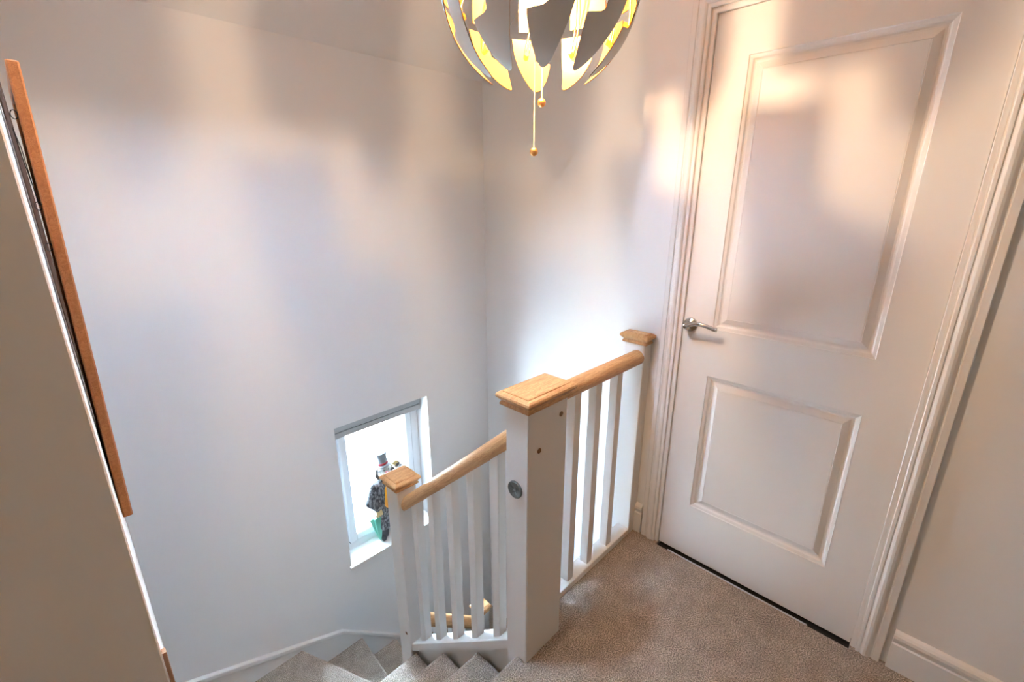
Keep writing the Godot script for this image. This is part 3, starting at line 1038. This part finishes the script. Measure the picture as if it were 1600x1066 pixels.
func figurine() -> void:
	var f := thing("figurine", Vector3(1.213, -0.65, -2.306))
	f.scale = Vector3(1.05, 1.05, 0.78)
	tag(f, "painted clown figurine in top hat and black coat with green umbrella on window sill", "figurine")
	var st := mb(true)
	body(st, [
		[Vector3(0, 0.21, 0), Vector3(0, 0.36, 0.0), 0.072, 0.06],
		[Vector3(-0.03, 0.37, 0), Vector3(0.03, 0.37, 0), 0.042, 0.042],
		[Vector3(-0.03, 0.2, 0), Vector3(-0.034, 0.09, 0.005), 0.045, 0.042],
		[Vector3(0.03, 0.2, 0), Vector3(0.034, 0.09, 0.005), 0.045, 0.042],
		[Vector3(-0.075, 0.37, 0), Vector3(-0.108, 0.28, 0.004), 0.03, 0.028],
		[Vector3(-0.108, 0.28, 0.004), Vector3(-0.08, 0.238, 0.034), 0.027, 0.024],
		[Vector3(0.075, 0.37, 0), Vector3(0.122, 0.39, 0.008), 0.03, 0.026],
		[Vector3(0.122, 0.39, 0.008), Vector3(0.078, 0.462, 0.022), 0.025, 0.02],
		[Vector3(-0.045, 0.37, 0.03), Vector3(-0.018, 0.28, 0.05), 0.014, 0.012],
		[Vector3(0.045, 0.37, 0.03), Vector3(0.018, 0.28, 0.05), 0.014, 0.012]], 0.006, 0.02)
	put(st, "coat", M.fig_coat, f)
	st = mb(true)
	body(st, [[Vector3(-0.004, 0.345, 0.04), Vector3(-0.004, 0.25, 0.052), 0.032, 0.036]], 0.006, 0.01)
	put(st, "waistcoat", M.fig_vest, f)
	st = mb(true)
	body(st, [[Vector3(-0.035, 0.16, 0), Vector3(-0.042, 0.02, 0.004), 0.036, 0.031], [Vector3(0.035, 0.16, 0), Vector3(0.042, 0.02, 0.004), 0.036, 0.031]], 0.006, 0.012)
	put(st, "trousers", M.fig_trouser, f)
	for s in [-1, 1]:
		st = mb(true)
		body(st, [[Vector3(s * 0.042, 0.016, -0.015), Vector3(s * 0.055, 0.014, 0.035), 0.016, 0.014], [Vector3(s * 0.055, 0.014, 0.035), Vector3(s * 0.06, 0.014, 0.05), 0.016, 0.014]], 0.005, 0.008)
		put(st, "shoe", M.fig_shoe, f)
	# head with a face
	st = mb(true)
	body(st, [
		[Vector3(0, 0.385, 0), Vector3(0, 0.41, 0.004), 0.02, 0.02],
		[Vector3(0, 0.462, 0), Vector3(0, 0.435, 0.008), 0.04, 0.031],
		[Vector3(0, 0.424, 0.022), Vector3(0, 0.428, 0.026), 0.014, 0.014],
		[Vector3(-0.018, 0.445, 0.028), Vector3(-0.02, 0.443, 0.03), 0.011, 0.01],
		[Vector3(0.018, 0.445, 0.028), Vector3(0.02, 0.443, 0.03), 0.011, 0.01],
		[Vector3(-0.041, 0.455, 0), Vector3(-0.043, 0.447, 0), 0.009, 0.007],
		[Vector3(0.041, 0.455, 0), Vector3(0.043, 0.447, 0), 0.009, 0.007]], 0.004, 0.008)
	var head := put(st, "head", M.fig_pale, f)
	st = mb(true)
	ball(st, Vector3(0, 0.45, 0.045), 0.0095, 14)
	put(st, "nose", M.fig_red, head)
	for s in [-1, 1]:
		st = mb(true)
		ball(st, Vector3(s * 0.0145, 0.464, 0.036), 0.0045, 10)
		put(st, "eye", M.fig_shoe, head)
	st = mb(true)
	tube(st, [Vector3(-0.015, 0.43, 0.034), Vector3(0, 0.425, 0.04), Vector3(0.015, 0.43, 0.034)], 0.003, 8)
	put(st, "mouth", M.fig_red, head)
	st = mb(true)
	var hair := []
	for s in [-1, 1]:
		for q in [[0.043, 0.462, -0.006], [0.046, 0.446, -0.004], [0.048, 0.43, 0.002], [0.04, 0.418, 0.004], [0.055, 0.44, 0.006]]:
			hair.append([Vector3(s * q[0], q[1], q[2]), Vector3(s * q[0] * 1.06, q[1] - 0.004, q[2] + 0.003), 0.0115, 0.01])
	body(st, hair, 0.005, 0.004)
	put(st, "hair", M.fig_hair, head)
	st = mb(true)
	body(st, [[Vector3(-0.026, 0.388, 0.04), Vector3(-0.004, 0.384, 0.048), 0.011, 0.005], [Vector3(0.026, 0.388, 0.04), Vector3(0.004, 0.384, 0.048), 0.011, 0.005]], 0.004, 0.004)
	put(st, "bow_tie", M.fig_shoe, f)
	# tilted top hat
	var tilt := Transform3D(Basis(Vector3.FORWARD, -0.1) * Basis(Vector3.RIGHT, 0.06), Vector3(-0.005, 0.494, 0.0))
	st = mb(true)
	lathe(st, [Vector2(0.001, -0.003), Vector2(0.05, -0.003), Vector2(0.056, 0.002), Vector2(0.055, 0.005), Vector2(0.034, 0.003), Vector2(0.031, 0.008), Vector2(0.03, 0.05), Vector2(0.035, 0.082), Vector2(0.033, 0.084), Vector2(0.001, 0.083)], tilt, 28)
	var hat := put(st, "top_hat", M.fig_hat, f)
	st = mb(true)
	lathe(st, [Vector2(0.031, 0.005), Vector2(0.0335, 0.006), Vector2(0.033, 0.018), Vector2(0.03, 0.019)], tilt, 28)
	put(st, "hat_band", M.fig_red, hat)
	# hands: one on the umbrella, one at the hat brim
	st = mb(true)
	hand(st, Transform3D(Basis(Vector3(1, 0.1, 0.25).normalized(), Vector3(0.12, -0.97, 0.2).normalized(), Vector3(0.25, -0.15, -0.95).normalized()).orthonormalized(), Vector3(-0.076, 0.232, 0.038)), 0.4, 1.3)
	put(st, "hand", M.fig_skin, f)
	st = mb(true)
	hand(st, Transform3D(Basis(Vector3(0.7, 0.6, 0.2).normalized(), Vector3(-0.65, 0.75, 0.1).normalized(), Vector3(0, 0, 1)).orthonormalized(), Vector3(0.076, 0.464, 0.026)), 0.3, 1.0)
	put(st, "hand", M.fig_skin, f)
	for q in [[Vector3(-0.081, 0.243, 0.033), Vector3(-0.076, 0.232, 0.039)], [Vector3(0.081, 0.458, 0.021), Vector3(0.076, 0.465, 0.024)]]:
		st = mb(true)
		tube(st, [q[0], q[1]], 0.0215, 14)
		put(st, "cuff", M.fig_pale, f)
	# furled umbrella standing on its tip
	st = mb(true)
	var ax := Vector3(-0.025, 1.0, -0.06).normalized()
	var ub := Basis(ax.cross(Vector3.BACK).normalized(), ax, Vector3.BACK).orthonormalized()
	lathe(st, [Vector2(0.001, 0.0), Vector2(0.004, 0.004), Vector2(0.012, 0.03), Vector2(0.024, 0.08), Vector2(0.034, 0.125), Vector2(0.042, 0.165), Vector2(0.036, 0.172), Vector2(0.018, 0.165), Vector2(0.006, 0.17), Vector2(0.001, 0.17)], Transform3D(ub.scaled_local(Vector3(1, 1, 0.55)), Vector3(-0.072, 0.0, 0.02)), 36, 6, 0.22)
	var um := put(st, "umbrella", M.fig_green, f)
	st = mb(true)
	tube(st, [Vector3(-0.077, 0.16, 0.022), Vector3(-0.079, 0.215, 0.03)], 0.0055, 10)
	put(st, "umbrella_handle", M.fig_hat, um)
